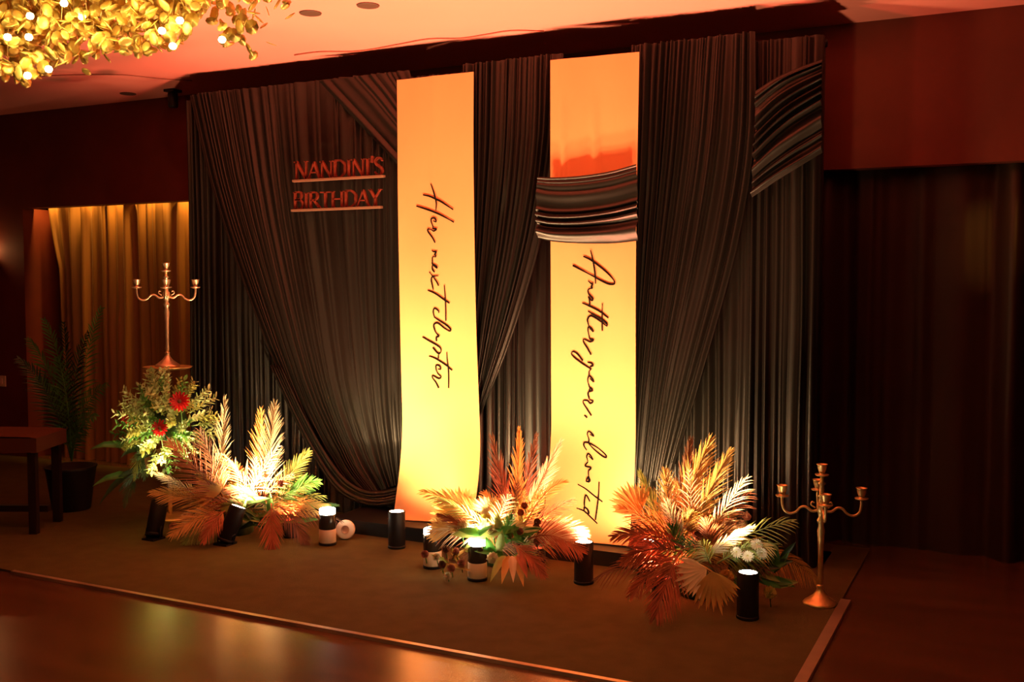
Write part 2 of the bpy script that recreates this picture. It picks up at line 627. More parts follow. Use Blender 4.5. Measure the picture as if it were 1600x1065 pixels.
HER = (650, 280, [(3, [(205, 60), (240, 150), (265, 230), (285, 330), (280, 430)]),
                  (3.4, [(95, 215), (200, 240), (330, 300), (430, 365), (515, 420)]),
                  (3.4, [(5, 370), (130, 410), (270, 460), (400, 525), (525, 595)]),
                  (3, [(240, 575), (285, 590), (265, 540), (215, 545), (212, 590), (235, 650), (240, 680), (290, 690), (250, 718), (215, 700), (165, 690), (170, 730), (230, 810), (270, 880)])])
NEXT = (650, 380, [(3, [(220, 95), (245, 115), (290, 120), (265, 150), (285, 185), (235, 190), (230, 250), (235, 290), (300, 345), (280, 305), (235, 300), (232, 360), (265, 400)]),
                   (3, [(315, 450), (240, 460), (215, 500), (230, 580), (245, 650)]),
                   (2.6, [(185, 395), (230, 450), (290, 530), (320, 590)]),
                   (3.2, [(165, 650), (280, 700), (400, 785), (470, 830)]),
                   (2.8, [(395, 580), (405, 700), (415, 850), (420, 1075)])])
CHAPTER = (650, 490, [(3, [(325, -10), (315, -45), (265, -75), (245, -35), (255, 25), (265, 52)]),
                      (3.2, [(265, 50), (340, 100), (430, 160), (485, 215), (470, 240), (400, 200), (310, 130), (255, 150), (265, 220), (290, 270), (328, 310), (290, 325), (292, 380)]),
                      (3.4, [(95, 320), (200, 380), (290, 430), (345, 475), (350, 530), (310, 545), (240, 465)]),
                      (2.6, [(345, 545), (318, 570), (318, 620)]),
                      (3.2, [(185, 585), (280, 620), (420, 710), (505, 785)]),
                      (2.8, [(430, 530), (440, 660), (455, 800), (455, 1030)]),
                      (3, [(310, 765), (350, 768), (330, 720), (285, 715), (285, 770), (310, 830), (352, 872), (320, 897), (240, 855), (235, 890), (280, 950), (320, 1030)])])
write(b1, s1, [HER, NEXT, CHAPTER])
ANOTHER = (885, 380, [(3.4, [(235, 180), (330, 225), (450, 310), (570, 410), (660, 510), (670, 560), (600, 565), (500, 525), (370, 455), (230, 380), (90, 305)]),
                      (3, [(335, 95), (360, 200), (385, 330), (400, 460), (405, 560)]),
                      (3, [(300, 518), (340, 555), (365, 560), (345, 605), (365, 620), (305, 640), (310, 700), (368, 770), (345, 790), (305, 735), (320, 790), (325, 860)]),
                      (3.2, [(220, 825), (320, 870), (450, 935), (585, 1035)]),
                      (2.8, [(500, 830), (497, 960), (497, 1100), (500, 1215)]),
                      (3.2, [(300, 940), (400, 1000), (490, 1050), (560, 1110), (560, 1145), (480, 1085), (345, 1005), (295, 1050), (300, 1100), (315, 1160)]),
                      (3, [(320, 1175), (375, 1228), (345, 1178), (310, 1160), (300, 1200), (315, 1280), (330, 1325), (378, 1340), (330, 1365), (245, 1328), (240, 1368), (290, 1448), (345, 1545)])])
YEAR = (885, 480, [(3.2, [(295, 760), (350, 775), (372, 805), (330, 820)]),
                   (3.2, [(350, 860), (290, 820), (200, 760), (110, 690), (72, 640), (100, 612), (160, 650), (230, 740)]),
                   (2.6, [(340, 860), (318, 890), (318, 950)]),
                   (3, [(330, 985), (382, 1035), (355, 980), (318, 952), (298, 1000), (312, 1070), (330, 1115), (368, 1148), (320, 1165), (335, 1110), (365, 1145), (305, 1180), (320, 1270)]),
                   (3, [(320, 1280), (375, 1298), (335, 1330), (295, 1292), (240, 1292), (240, 1330), (290, 1408), (350, 1500)]),
                   (3.4, [(250, 1494), (275, 1510), (290, 1530)])])
ELEV = (885, 690, [(3, [(335, -105), (388, -82), (352, -125), (315, -148), (298, -110), (320, -40), (318, 5)]),
                   (3.2, [(295, 110), (255, 50), (262, 5), (330, 15), (450, 80), (560, 170), (572, 205), (520, 190), (400, 100), (320, 20)]),
                   (3, [(330, 190), (388, 238), (352, 180), (318, 158), (300, 200), (318, 265), (285, 322), (372, 345), (340, 385), (345, 450), (372, 522), (320, 525), (345, 465), (355, 545)]),
                   (3, [(210, 565), (320, 625), (450, 715), (575, 790)]),
                   (2.8, [(500, 535), (510, 700), (510, 860), (510, 1020)]),
                   (3, [(350, 720), (398, 788), (335, 705), (325, 790), (335, 850)]),
                   (3.6, [(335, 855), (385, 895), (402, 945), (345, 915), (332, 858)]),
                   (3.2, [(235, 870), (340, 910), (430, 980), (545, 1065)])])
write(b2, s2, [ANOTHER, YEAR, ELEV])

# satin band across the right banner
drape('satin_band', [
    [(840, 276), (862, 277), (900, 275), (950, 268), (994, 256)],
    [(838, 300), (862, 304), (905, 304), (955, 297), (996, 286)],
    [(838, 340), (862, 344), (905, 344), (955, 338), (996, 328)],
    [(840, 372), (862, 377), (905, 380), (955, 380), (996, 376)]],
    8, 0.013, DB - 0.043, 31, nt=24, per=10, label='black satin band in horizontal folds across the right banner')

# ------------------------------------------------------------------ raised lettering NANDINI'S BIRTHDAY
GL = {  # stroke letters in a 1-high box: (thick, x0,z0,x1,z1); thick = 1 stem, 0 hairline
    'N': (0.86, [(0, .12, 0, .12, 1), (1, .12, 1, .74, 0), (0, .74, 0, .74, 1)], [(.12, 0), (.74, 1), (.08, 1)]),
    'A': (0.84, [(0, .05, 0, .42, 1), (1, .42, 1, .79, 0), (0, .2, .36, .64, .36)], [(.05, 0), (.79, 0)]),
    'I': (0.36, [(1, .18, 0, .18, 1)], [(.18, 0), (.18, 1)]),
    'T': (0.78, [(1, .39, 0, .39, 1), (0, .03, .97, .75, .97)], [(.39, 0)]),
    'H': (0.9, [(1, .14, 0, .14, 1), (1, .76, 0, .76, 1), (0, .14, .52, .76, .52)], [(.14, 0), (.14, 1), (.76, 0), (.76, 1)]),
    'Y': (0.78, [(1, .39, 0, .39, .48), (1, .39, .46, .06, 1), (0, .39, .46, .72, 1)], [(.39, 0), (.06, 1), (.72, 1)]),
    'D': (0.88, [(1, .14, 0, .14, 1)], [(.12, 0), (.12, 1)], [(.14, 0), (.5, .02), (.78, .25), (.8, .5), (.78, .75), (.5, .98), (.14, 1)]),
    'B': (0.72, [(1, .14, 0, .14, 1)], [(.12, 0), (.12, 1)], [(.14, 1), (.48, .97), (.56, .77), (.46, .57), (.14, .54)], [(.14, .54), (.52, .5), (.64, .27), (.52, .03), (.14, 0)]),
    'R': (0.78, [(1, .14, 0, .14, 1), (1, .38, .5, .76, 0)], [(.14, 0), (.12, 1), (.76, 0)], [(.14, 1), (.5, .97), (.6, .75), (.48, .53), (.14, .5)]),
    'S': (0.6, [], [], [(.5, .82), (.4, .97), (.2, .97), (.09, .8), (.16, .62), (.4, .45), (.5, .24), (.4, .04), (.18, .02), (.06, .2)]),
    "'": (0.24, [(1, .14, 1.12, .08, .74)], []),
}


def letter(ch, h):
    mb = MB()
    dep = 0.016
    g = GL[ch]

    def bar(x0, z0, x1, z1, wd):
        a, b = Vector((x0 * h, 0, z0 * h)), Vector((x1 * h, 0, z1 * h))
        d = (b - a).normalized()
        nrm = Vector((-d.z, 0, d.x)) * wd * h / 2
        n = len(mb.v)
        for y in (0, -dep):
            for p in (a - nrm, a + nrm, b + nrm, b - nrm):
                mb.v.append(Vector((p.x, y, p.z)))
        for q in ((0, 1, 2, 3), (7, 6, 5, 4), (0, 4, 5, 1), (1, 5, 6, 2), (2, 6, 7, 3), (3, 7, 4, 0)):
            mb.f.append(tuple(n + i for i in q))
    for t, x0, z0, x1, z1 in g[1]:
        bar(x0, z0, x1, z1, 0.15 if t else 0.075)
    for x, z in g[2]:
        zz = min(max(z, 0.022), 0.978)
        bar(x - 0.11, zz, x + 0.11, zz, 0.05)
    for cv in g[3:]:
        c = catmull([(x, 0, z) for x, z in cv], 18)
        for i in range(18):
            wd = 0.07 + 0.08 * abs(math.sin(math.pi * (i + .5) / 18))
            e = (c[i + 1] - c[i]) * 0.12
            bar(c[i].x - e.x, c[i].z - e.z, c[i + 1].x + e.x, c[i + 1].z + e.z, wd)
    return mb, g[0] * h


def sign(text, pl, pr, hpx, big, label):
    DS = D_DROP - 0.165
    a, b = P(*pl, DS), P(*pr, DS)
    h = abs(P(pl[0], pl[1] - hpx, DS).z - a.z)
    widths = [GL[c][0] * h * (big if i == 0 else 1) for i, c in enumerate(text)]
    k = (b.x - a.x) / sum(widths)
    root = thing('raised_lettering', label, 'sign', tuple(a))
    x = 0
    for i, c in enumerate(text):
        mb, wd = letter(c, h * (big if i == 0 else 1))
        if text == "NANDINI'S" and i == 8:
            for v in mb.v:
                v.z *= 1.0
        for v in mb.v:
            v.x = v.x * k + x
        x += widths[i] * k
        mb.build('letter', M_rose, root, smooth=False)
    MB().box((-0.01, -0.026, -0.016), (b.x - a.x + 0.005, 0.002, -0.002)).build('ledge', M_ledge, root, smooth=False)
    for sx in (0.04, (b.x - a.x) - 0.05):
        MB().tube([(sx, 0, -0.01), (sx, 0.03, -0.01)], 0.003, 6).build('bracket', M_blackm, root)
    return root


sign("NANDINI'S", (462, 281), (601, 275), 26, 1.08, "upper row of raised rose gold letters reading NANDINI'S")
sign("BIRTHDAY", (460, 327), (597, 321), 25, 1.06, 'lower row of raised rose gold letters reading BIRTHDAY')

# ------------------------------------------------------------------ low black riser under the banners
ra, rb = G(545, 842), G(985, 900)
yr = 5.37
xl, xr = P(520, 830, yr).x, P(1010, 880, yr).x
rz = thing('black_riser', 'low black riser standing before the backdrop under the banners', 'riser', ((xl + xr) / 2, yr, 0.012))
wl = (xr - xl) / 2
MB().box((-wl, 0, 0), (wl, 0.41, 0.075)).build('body', M_blackm, rz, smooth=False)
MB().box((-wl - 0.008, -0.008, 0.075), (wl + 0.008, 0.41, 0.088)).build('top_board', M_blackm, rz, smooth=False)


# ------------------------------------------------------------------ lamps on the floor
def uplight(px, py, kind, label, energy=60, angle=70, target=None, tilt=0, tiltdir=0, h=0.225, lamp=True, color=WARM, lens=None):
    g = G(px, py, 0.012)
    root = thing('floor_uplight', label, 'lamp', tuple(g), 0, 'cylinder lamps on the carpet')
    r = 0.052
    T = Matrix.Rotation(tiltdir, 4, 'Z') @ Matrix.Rotation(tilt, 4, 'X') @ Matrix.Rotation(-tiltdir, 4, 'Z')
    if tilt:
        T = Matrix.Translation((0, 0, 0.02)) @ T
    if kind == 'cream':
        MB().lathe([(r * .92, 0), (r, .004), (r, h * .42), (r * .96, h * .44)], 24, T).build('base', M_creamp, root)
        MB().lathe([(r * .97, h * .44), (r * 1.0, h * .46), (r * 1.0, h * .84), (r * .96, h * .85)], 24, T).build('body', M_smoke, root)
        MB().lathe([(r * .94, h * .85), (r * .95, h * .98), (r * .8, h)], 24, T).build('lens', M_lens, root)
    else:
        MB().lathe([(r * .95, 0), (r, .004), (r, h * .98), (r * .96, h), (r * .86, h), (r * .86, h * .975)], 24, T).build('body', M_blackm, root)
        MB().lathe([(r * .1, h * .974), (r * .84, h * .974), (r * .84, h * .985), (r * .6, h * .993), (0, h * .996)], 24, T).build('lens', (lens or M_lens) if lamp else M_smoke, root)
    MB().lathe([(r * 1.02, 0.001), (r * 1.05, .004), (r * 1.05, .014), (r * 1.02, .017)], 24, T).build('foot_ring', M_blackm, root)
    if tilt:
        MB().box((-.05, -.05, 0), (.05, .05, .012)).build('foot_plate', M_blackm, root, smooth=False)
        for s in (-1, 1):
            MB().tube([(s * .058, 0, .008), (s * .060, 0, .06), tuple(T @ Vector((s * .054, 0, .06)))], .005, 6).build('bracket_arm', M_blackm, root)
    if lamp:
        top = g + T @ Vector((0, 0, h + 0.012))
        tg = Vector(target) if target else top + (T.to_3x3() @ Vector((0, 0, 1)))
        spot('uplight_beam', top, tg, energy, color, angle, 0.8, 0.03)
    return root


g = G(512, 850)
uplight(512, 850, 'cream', 'cream and smoked cylinder lamp left of the scooped hem, beside a cream disc', 170, 150, (g.x + .05, g.y + .4, 2.2))
g = G(620, 856)
uplight(620, 855, 'black', 'black cylinder lamp at the bottom left of the left banner', 62, 155, (g.x + .22, g.y + .42, 0.85))
g = G(676, 886)
uplight(676, 886, 'cream', 'cream cylinder lamp below the left banner, half hidden by blooms', 60, 130, (g.x + .1, g.y + .45, 2.4))
g = G(746, 905)
uplight(746, 905, 'cream', 'cream and black cylinder lamp in front of the middle palm arrangement', 95, 140, (g.x + .1, g.y + .5, 2.6))
g = G(912, 910)
uplight(912, 910, 'black', 'black cylinder lamp before the right banner', 62, 150, (g.x + .1, g.y + .4, 2.6))
g = G(1168, 965)
uplight(1168, 965, 'black', 'tall black cylinder lamp in front of the right palm arrangement', 160, 94, (g.x - .5, g.y + .12, 1.8))
uplight(352, 850, 'black', 'tilted black cylinder lamp shining into the left palm arrangement', 170, 150, tilt=R_(-22), tiltdir=R_(-35))
g = G(240, 842)
uplight(240, 842, 'black', 'black cylinder lamp left of the left palm arrangement, below the red flowers', 90, 100, (g.x + .02, g.y + .18, 1.2), tilt=R_(-24), tiltdir=R_(18))
gh = G(1010, 908)
uplight(1010, 908, 'black', 'black cylinder lamp hidden behind the right palm arrangement by the right banner', 110, 155, (gh.x - .35, gh.y + .38, 0.9))

# small red lamps added out of sight behind the arrangements to redden the ceiling
for px_, py_, e_, lab_ in ((455, 838, 270, 'added small black red lamp tucked behind the left palm arrangement'), (838, 884, 310, 'added small black red lamp tucked behind the middle palm arrangement'),
                           (1034, 934, 190, 'added small black red lamp tucked behind the right palm arrangement')):
    g = G(px_, py_)
    uplight(px_, py_, 'black', lab_, e_, 112, (g.x + .1, g.y - .45, 3.0), h=.11, color=RED, lens=M_lensr)

# cream disc leaning on the first lamp
g = G(540, 842, 0.012)
dk = thing('round_disc', 'cream round disc standing on edge beside the cream lamp', 'disc', tuple(g))
Md = Matrix.Rotation(YAW, 4, 'Z') @ Matrix.Translation((0, 0, .062)) @ Matrix.Rotation(R_(80), 4, 'X')
MB().lathe([(.025, -.012), (.055, -.014), (.06, -.01), (.06, .01), (.055, .014), (.025, .012)], 28, Md).build('rim', M_creamp, dk)
MB().lathe([(.024, -.014), (.026, -.016), (.026, .016), (.024, .014)], 20, Md).build('hub', M_ledge, dk)


# ------------------------------------------------------------------ candelabra
def candelabra(loc, H, label, m, rz, wide=False):
    k = H / 0.705
    root = thing('candelabra', label, 'candelabra', loc, rz, 'five-light candelabra')

    def L(prof, M=None, seg=20):
        return MB().lathe([(r * k, z * k) for r, z in prof], seg, M)
    L([(.082, 0), (.084, .006), (.078, .014), (.060, .026), (.036, .045), (.020, .066), (.014, .085), (.018, .092), (.012, .10)], seg=28).build('base', m, root)
    L([(.011, .098), (.015, .12), (.012, .15), (.014, .30), (.019, .37), (.013, .40), (.020, .415), (.022, .425), (.013, .44), (.018, .46), (.024, .475), (.024, .50), (.015, .515), (.013, .54), (.02, .545), (.012, .555), (.012, .60), (.02, .608), (.010, .62), (.010, .645)]).build('stem', m, root)

    def cup(x, y, z, par):
        T = Matrix.Translation((x * k, y * k, z * k))
        c = L([(.008, 0), (.030, .004), (.033, .008), (.030, .010), (.012, .012), (.016, .022), (.021, .036), (.024, .055), (.028, .060), (.024, .060), (.018, .05), (.016, .02)], T).build('candle_cup', m, par)
        L([(.010, -.002), (.030, .003), (.034, .009), (.031, .0095), (.012, .005)], T).build('drip_pan', m, c)
    cup(0, 0, .645, root)
    for q in range(4):
        a = q * math.pi / 2
        pr = [(.012, .475), (.045, .468), (.075, .488), (.100, .485), (.122, .462), (.152, .452), (.180, .468), (.190, .505), (.190, .535)]
        c = catmull([(math.cos(a) * r * k, math.sin(a) * r * k, z * k) for r, z in pr], 30)
        arm = MB().tube(c, [k * (.0075 - .0015 * math.sin(i / 30 * math.pi)) for i in range(31)], 8).build('arm', m, root)
        cu = [(math.cos(a) * r * k, math.sin(a) * r * k, z * k) for r, z in [(.03, .485), (.05, .50), (.045, .515), (.034, .51)]]
        MB().tube(catmull(cu, 10), k * .004, 6).build('scroll', m, arm)
        cup(math.cos(a) * .19, math.sin(a) * .19, .533, root)
    return root


gr = G(1281, 943, 0.012)
candelabra(tuple(gr), 0.705, 'gold five-arm candelabra standing on the carpet right of the palms', M_gold, YAW - R_(11))
LC = V(262, 572, 6.96)
ped = thing('pedestal_stand', 'tall pale pedestal with a round gold plate among flowers at the left', 'pedestal', (LC.x, LC.y, 0.012))
ph = LC.z - 0.012
MB().lathe([(.02, ph - .022), (.12, ph - .020), (.155, ph - .010), (.163, ph - .002), (.155, ph), (.02, ph - .004)], 36).build('top_plate', M_gold, ped)
MB().lathe([(.013, .02), (.013, ph - .02)], 14).build('stem', M_silver, ped)
MB().lathe([(.14, 0), (.14, .012), (.10, .02), (.02, .03)], 28).build('base', M_gold, ped)
candelabra((LC.x, LC.y, LC.z + .0), 0.70, 'gold five-arm candelabra raised on the pedestal plate at the left', M_silver, YAW + R_(17))


# ------------------------------------------------------------------ palm fronds and flowers
def frond_mesh(base, tip, bend, nl, llen, lw, seed, ang=42, facing=None, droop=0.15):
    """pinnate frond between two world points; leaflets lie across the facing direction"""
    rnd = random.Random(seed)
    nl = int(nl * 1.25)
    lw = lw * .58
    base, tip = Vector(base), Vector(tip)
    ctrl = (base + tip) / 2 + Vector(bend)
    mb = MB()

    def pt(t):
        return base * (1 - t) ** 2 + ctrl * 2 * t * (1 - t) + tip * t * t
    n = 14
    rach = [pt(i / n) for i in range(n + 1)]
    Ln = (tip - base).length
    mb.tube(rach, [max(.0015, .0055 * (1 - i / n * .8)) for i in range(n + 1)], 5)
    fc = facing if facing else (-Fv + Vector((rnd.uniform(-.3, .3), rnd.uniform(-.3, .3), rnd.uniform(.0, .4))))
    fc = Vector(fc).normalized()
    for i in range(nl):
        t = 0.12 + 0.87 * i / (nl - 1)
        p = pt(t)
        tg = (pt(min(1, t + .02)) - pt(max(0, t - .02))).normalized()
        sd = tg.cross(fc)
        if sd.length < 1e-3:
            continue
        sd.normalize()
        nn = sd.cross(tg).normalized()
        prof = (math.sin(math.pi * min(1, t * .72 + .2))) ** .8 * (1 - .35 * t)
        for s in (-1, 1):
            a = R_(ang * (1 - .55 * t) + rnd.uniform(-6, 6))
            d = (tg * math.cos(a) + sd * s * math.sin(a) + nn * rnd.uniform(.0, .25)).normalized()
            L = llen * prof * rnd.uniform(.85, 1.12)
            wv = d.cross(nn).normalized() * lw * rnd.uniform(.8, 1.15)
            rows = []
            for q, (u, wf) in enumerate(((0, .35), (.3, 1), (.7, .7), (1, .04))):
                c = p + d * (L * u) - Vector((0, 0, 1)) * (droop * L * u * u)
                e = nn * (lw * .35 * wf)
                rows.append([c - wv * wf / 2 + e, c, c + wv * wf / 2 + e])
            mb.strip(rows)
    return mb


def fan_mesh(base, center, radius, nl, spread, axis_tip, seed, lw=.018, facing=None):
    """fan leaf: stalk from base to center, blades radiating around the direction to axis_tip"""
    rnd = random.Random(seed)
    base, center, axis_tip = Vector(base), Vector(center), Vector(axis_tip)
    mb = MB()
    mb.tube([base, (base + center) / 2 + Vector((0, 0, .01)), center], [.005, .0045, .004], 5)
    ax = (axis_tip - center).normalized()
    fc = Vector(facing) if facing else -Fv + Vector((rnd.uniform(-.2, .2), 0, rnd.uniform(.1, .4)))
    sd = ax.cross(fc).normalized()
    nn = sd.cross(ax).normalized()
    for i in range(nl):
        a = R_(spread) * ((i + .5) / nl - .5)
        d = ax * math.cos(a) + sd * math.sin(a) + nn * (.12 * math.cos(i * math.pi))
        d.normalize()
        L = radius * rnd.uniform(.88, 1.06) * (1 - .22 * abs(a) / R_(max(spread, 1) / 2))
        wv = d.cross(nn).normalized()
        rows = []
        for u, wf in ((0, .15), (.35, .85), (.65, 1), (.85, .6), (1, .03)):
            c = center + d * (L * u) - Vector((0, 0, .10 * L * u * u))
            rows.append([c - wv * lw * wf / 2 + nn * .003 * wf, c, c + wv * lw * wf / 2 + nn * .003 * wf])
        mb.strip(rows)
    return mb


def leaf_mesh(base, tip, width, seed=0, fold=.25, bend=(0, 0, 0)):
    base, tip = Vector(base), Vector(tip)
    d = (tip - base)
    L = d.length
    fc = (-Fv + Vector((.15 * math.sin(seed * 3.1), .1, .35))).normalized()
    sd = d.cross(fc).normalized()
    nn = sd.cross(d).normalized()
    rows = []
    for u, wf in ((0, .08), (.15, .55), (.4, 1), (.7, .75), (.9, .3), (1, .02)):
        c = base + d * u + Vector(bend) * (4 * u * (1 - u)) - Vector((0, 0, .08 * L * u * u))
        rows.append([c - sd * width * wf / 2 + nn * fold * width * wf, c - sd * width * wf / 4 + nn * fold * width * wf * .4, c, c + sd * width * wf / 4 + nn * fold * width * wf * .4, c + sd * width * wf / 2 + nn * fold * width * wf])
    return MB().strip(rows)


def add(mb, name, m, root):
    mb.v = [v - root.location for v in mb.v]
    return mb.build(name, m, root)


def bloom_mesh(r, kind, seed):
    """a bloom facing +Z: 'rose' cupped layers, 'daisy' flat petals, 'carnation' ruffled ball"""
    rnd = random.Random(seed)
    mb = MB()
    if kind == 'daisy':
        for ring, (n, rr, z, lift) in enumerate(((16, r, 0, .15), (14, r * .75, .006, .35))):
            for i in range(n):
                a = 2 * math.pi * (i + .5 * ring) / n + rnd.uniform(-.06, .06)
                d = Vector((math.cos(a), math.sin(a), lift))
                s = Vector((-math.sin(a), math.cos(a), 0))
                rows = []
                for u, wf in ((.12, .4), (.5, 1), (.85, .9), (1, .3)):
                    c = d * (rr * u) + Vector((0, 0, z - .25 * rr * u * u * lift))
                    rows.append([c - s * (r * .13 * wf), c + Vector((0, 0, -.004)), c + s * (r * .13 * wf)])
                mb.strip(rows)
        return mb
    rings = ((6, 1.0, .15), (5, .8, .45), (5, .55, .75), (3, .3, .95)) if kind == 'rose' else ((9, 1.0, .05), (8, .9, .4), (7, .7, .7), (5, .4, .95))
    for k, (n, rr, lift) in enumerate(rings):
        for i in range(n):
            a = 2 * math.pi * (i + .37 * k) / n
            rows = []
            for j in range(4):
                v = j / 3
                row = []
                for q in range(4):
                    b = a + (q / 3 - .5) * 2 * math.pi / n * 1.35
                    rad = r * rr * (.25 + .75 * math.sin(v * 1.5)) * (1 - .12 * abs(q - 1.5))
                    if kind == 'carnation':
                        rad *= 1 + .14 * math.sin(q * 3 + i) * v
                    z = r * (lift * .75 * v + .25 * v * v)
                    row.append(Vector((rad * math.cos(b), rad * math.sin(b), z)))
                rows.append(row)
            mb.strip(rows)
    return mb


def bloom(root, pos, r, kind, m, seed, face=None, name=None, heart=None):
    pos = Vector(pos)
    f = Vector(face) if face else -Fv + Vector((0, 0, .5)) + Rv * random.Random(seed).uniform(-.4, .4)
    q = f.normalized().to_track_quat('Z', 'Y').to_matrix()
    mb = bloom_mesh(r, kind, seed)
    mb.v = [q @ v + pos for v in mb.v]
    o = add(mb, name or kind, m, root)
    if heart:
        hb = MB().lathe([(r * .22, 0), (r * .2, r * .1), (r * .1, r * .16), (0, r * .17)], 12)
        hb.v = [q @ (v + Vector((0, 0, r * .05))) + pos for v in hb.v]
        hb.v = [v - root.location for v in hb.v]
        hb.build('flower_heart', heart, o)
    st = MB().tube([pos, pos + Vector((0, .02, -r * 2.2))], .003, 5)
    st.v = [v - root.location for v in st.v]
    st.build('flower_stem', M_fgreen, o)
    return o


def F(root, m, b, t, db, dt, nl, llen, lw, seed, bend=(0, 0, 0), ang=42, name='palm_frond', droop=.15, facing=None):
    """frond from photo point b at depth db to photo point t at depth dt"""
    return add(frond_mesh(V(*b, db), V(*t, dt), bend, nl, llen, lw, seed, ang, facing, droop), name, m, root)


def FAN(root, m, b, c, t, db, dt, radius, nl, spread, seed, lw=.018):
    return add(fan_mesh(V(*b, db), V(*c, dt), radius, nl, spread, V(*t, dt), seed, lw), 'fan_palm_leaf', m, root)


def LEAF(root, m, b, t, db, dt, w, seed, name='leaf', bend=(0, 0, 0)):
    return add(leaf_mesh(V(*b, db), V(*t, dt), w, seed, .2, bend), name, m, root)


def foam(root, r, h):
    mb = MB().lathe([(r * .9, 0), (r, .01), (r * .95, h * .6), (r * .6, h * .95), (0, h)], 16)
    return mb.build('base_block', M_fdark, root)


# --- left arrangement
dA = 6.48
A = thing('palm_arrangement', 'left arrangement of dried gold and rust palm fronds around the tilted lamp', 'plant', tuple(G(372, 832, 0.012)), 0, 'palm arrangements before the backdrop')
foam(A, .10, .12)
F(A, M_fbeige, (335, 790), (352, 622), dA, dA - .1, 30, .20, .011, 1, bend=(.03, 0, 0), ang=30)
F(A, M_frust, (352, 792), (264, 690), dA - .02, dA - .20, 28, .26, .012, 2, bend=(.05, 0, .02), ang=46)
F(A, M_fbrown, (350, 780), (312, 672), dA - .05, dA - .18, 26, .22, .011, 21, bend=(.02, 0, .02), ang=40)
F(A, M_fbeige, (412, 790), (430, 632), dA + .02, dA + .06, 34, .25, .012, 3, ang=36)
F(A, M_fgold, (405, 785), (408, 640), dA + .08, dA + .12, 28, .20, .013, 4, ang=34)
F(A, M_fgold, (360, 800), (238, 770), dA - .03, dA - .18, 26, .18, .011, 5, bend=(0, 0, .06), ang=40)
F(A, M_fbeige, (350, 806), (240, 738), dA - .05, dA - .1, 20, .12, .010, 6, bend=(0, 0, .05), ang=38)
F(A, M_fgold, (350, 800), (268, 836), dA - .08, dA - .28, 24, .17, .011, 7, bend=(0, 0, .07), ang=42)
F(A, M_frust, (352, 798), (318, 846), dA - .1, dA - .3, 22, .14, .012, 8, bend=(0, 0, .06), ang=42)
F(A, M_folive, (345, 800), (290, 848), dA - .06, dA - .2, 20, .16, .010, 9, bend=(0, 0, .05))
F(A, M_frust, (424, 786), (426, 858), dA - .12, dA - .30, 28, .17, .012, 10, bend=(0, 0, .03), ang=40)
F(A, M_fbrown, (436, 790), (480, 850), dA - .1, dA - .2, 22, .15, .011, 11, bend=(0, 0, .05))
F(A, M_fgreen, (425, 790), (498, 752), dA - .05, dA - .1, 20, .15, .014, 12, bend=(0, 0, .06), ang=48)
F(A, M_folive, (425, 785), (482, 705), dA, dA + .05, 22, .16, .013, 13, bend=(0, 0, .03))
FAN(A, M_fgold, (368, 815), (345, 768), (315, 745), dA - .05, dA - .08, .20, 20, 150, 14, .022)
FAN(A, M_fgold, (372, 815), (362, 752), (366, 700), dA + .02, dA + .05, .16, 16, 120, 15, .020)
for i in range(16):
    rnd = random.Random(100 + i)
    a = rnd.uniform(-1.2, 1.25)
    b = (400 + rnd.uniform(-50, 60), 800 + rnd.uniform(-20, 30))
    t = (b[0] + 62 * math.sin(a), b[1] - 58 * math.cos(a) * rnd.uniform(.3, 1))
    LEAF(A, [M_fgreen, M_folive, M_fgreen, M_fdark][i % 4], b, t, dA - .05, dA - .1, rnd.uniform(.025, .05), i)
for i, (b, t) in enumerate((((374, 770), (372, 708)), ((382, 770), (386, 702)), ((390, 772), (397, 712)))):
    LEAF(A, [M_whitefl, M_fbeige, M_whitefl][i], b, (t[0] - 4 + 5 * i, t[1] + 9 * (i % 2)), dA, dA + .04, .024, i, 'pale_blade', (.01 * (i - 1), 0, 0))
bloom(A, V(414, 745, dA - .05), .030, 'rose', M_whitefl, 1, name='white_rose')
bloom(A, V(438, 756, dA - .08), .026, 'rose', M_pinkfl, 2, name='pink_rose')
bloom(A, V(271, 822, dA - .2), .026, 'rose', M_pinkfl, 3, name='pink_rose')
for i in range(8):
    rnd = random.Random(300 + i)
    bloom(A, V(358 + rnd.uniform(-30, 32), 748 + rnd.uniform(-40, 30), dA + .05), .018, 'carnation', [M_fbrown, M_pinkfl][i % 2], 10 + i, name='dried_bud')

# --- middle arrangement
dM = 5.62
B = thing('palm_arrangement', 'middle arrangement of dried palm fronds and cream blooms between the banners', 'plant', tuple(G(782, 880, 0.012)), 0, 'palm arrangements before the backdrop')
foam(B, .09, .12)
F(B, M_fbrown, (800, 830), (770, 684), dM + .05, dM + .1, 26, .20, .012, 31, ang=24)
F(B, M_fgold, (806, 830), (812, 672), dM + .02, dM + .08, 24, .17, .015, 32, ang=24)
F(B, M_fbeige, (810, 825), (876, 690), dM, dM + .02, 24, .16, .012, 33, ang=26)
F(B, M_fbrown, (808, 828), (838, 680), dM + .06, dM + .1, 22, .16, .012, 34, ang=26)
F(B, M_fgold, (815, 830), (884, 752), dM - .05, dM - .08, 20, .12, .010, 35, bend=(0, 0, .12), ang=40)
F(B, M_frust, (825, 842), (908, 862), dM - .1, dM - .22, 26, .19, .012, 36, bend=(0, 0, .10), ang=48)
F(B, M_fbeige, (835, 838), (915, 838), dM - .05, dM - .1, 24, .16, .011, 37, bend=(0, 0, .08), ang=50)
F(B, M_frust, (800, 850), (850, 898), dM - .15, dM - .32, 24, .14, .012, 38, bend=(0, 0, .04), ang=34)
F(B, M_folive, (800, 840), (846, 768), dM - .02, dM, 18, .13, .011, 39)
F(B, M_fgold, (790, 835), (660, 768), dM + .05, dM + .0, 26, .17, .013, 40, bend=(0, 0, .08), ang=44)
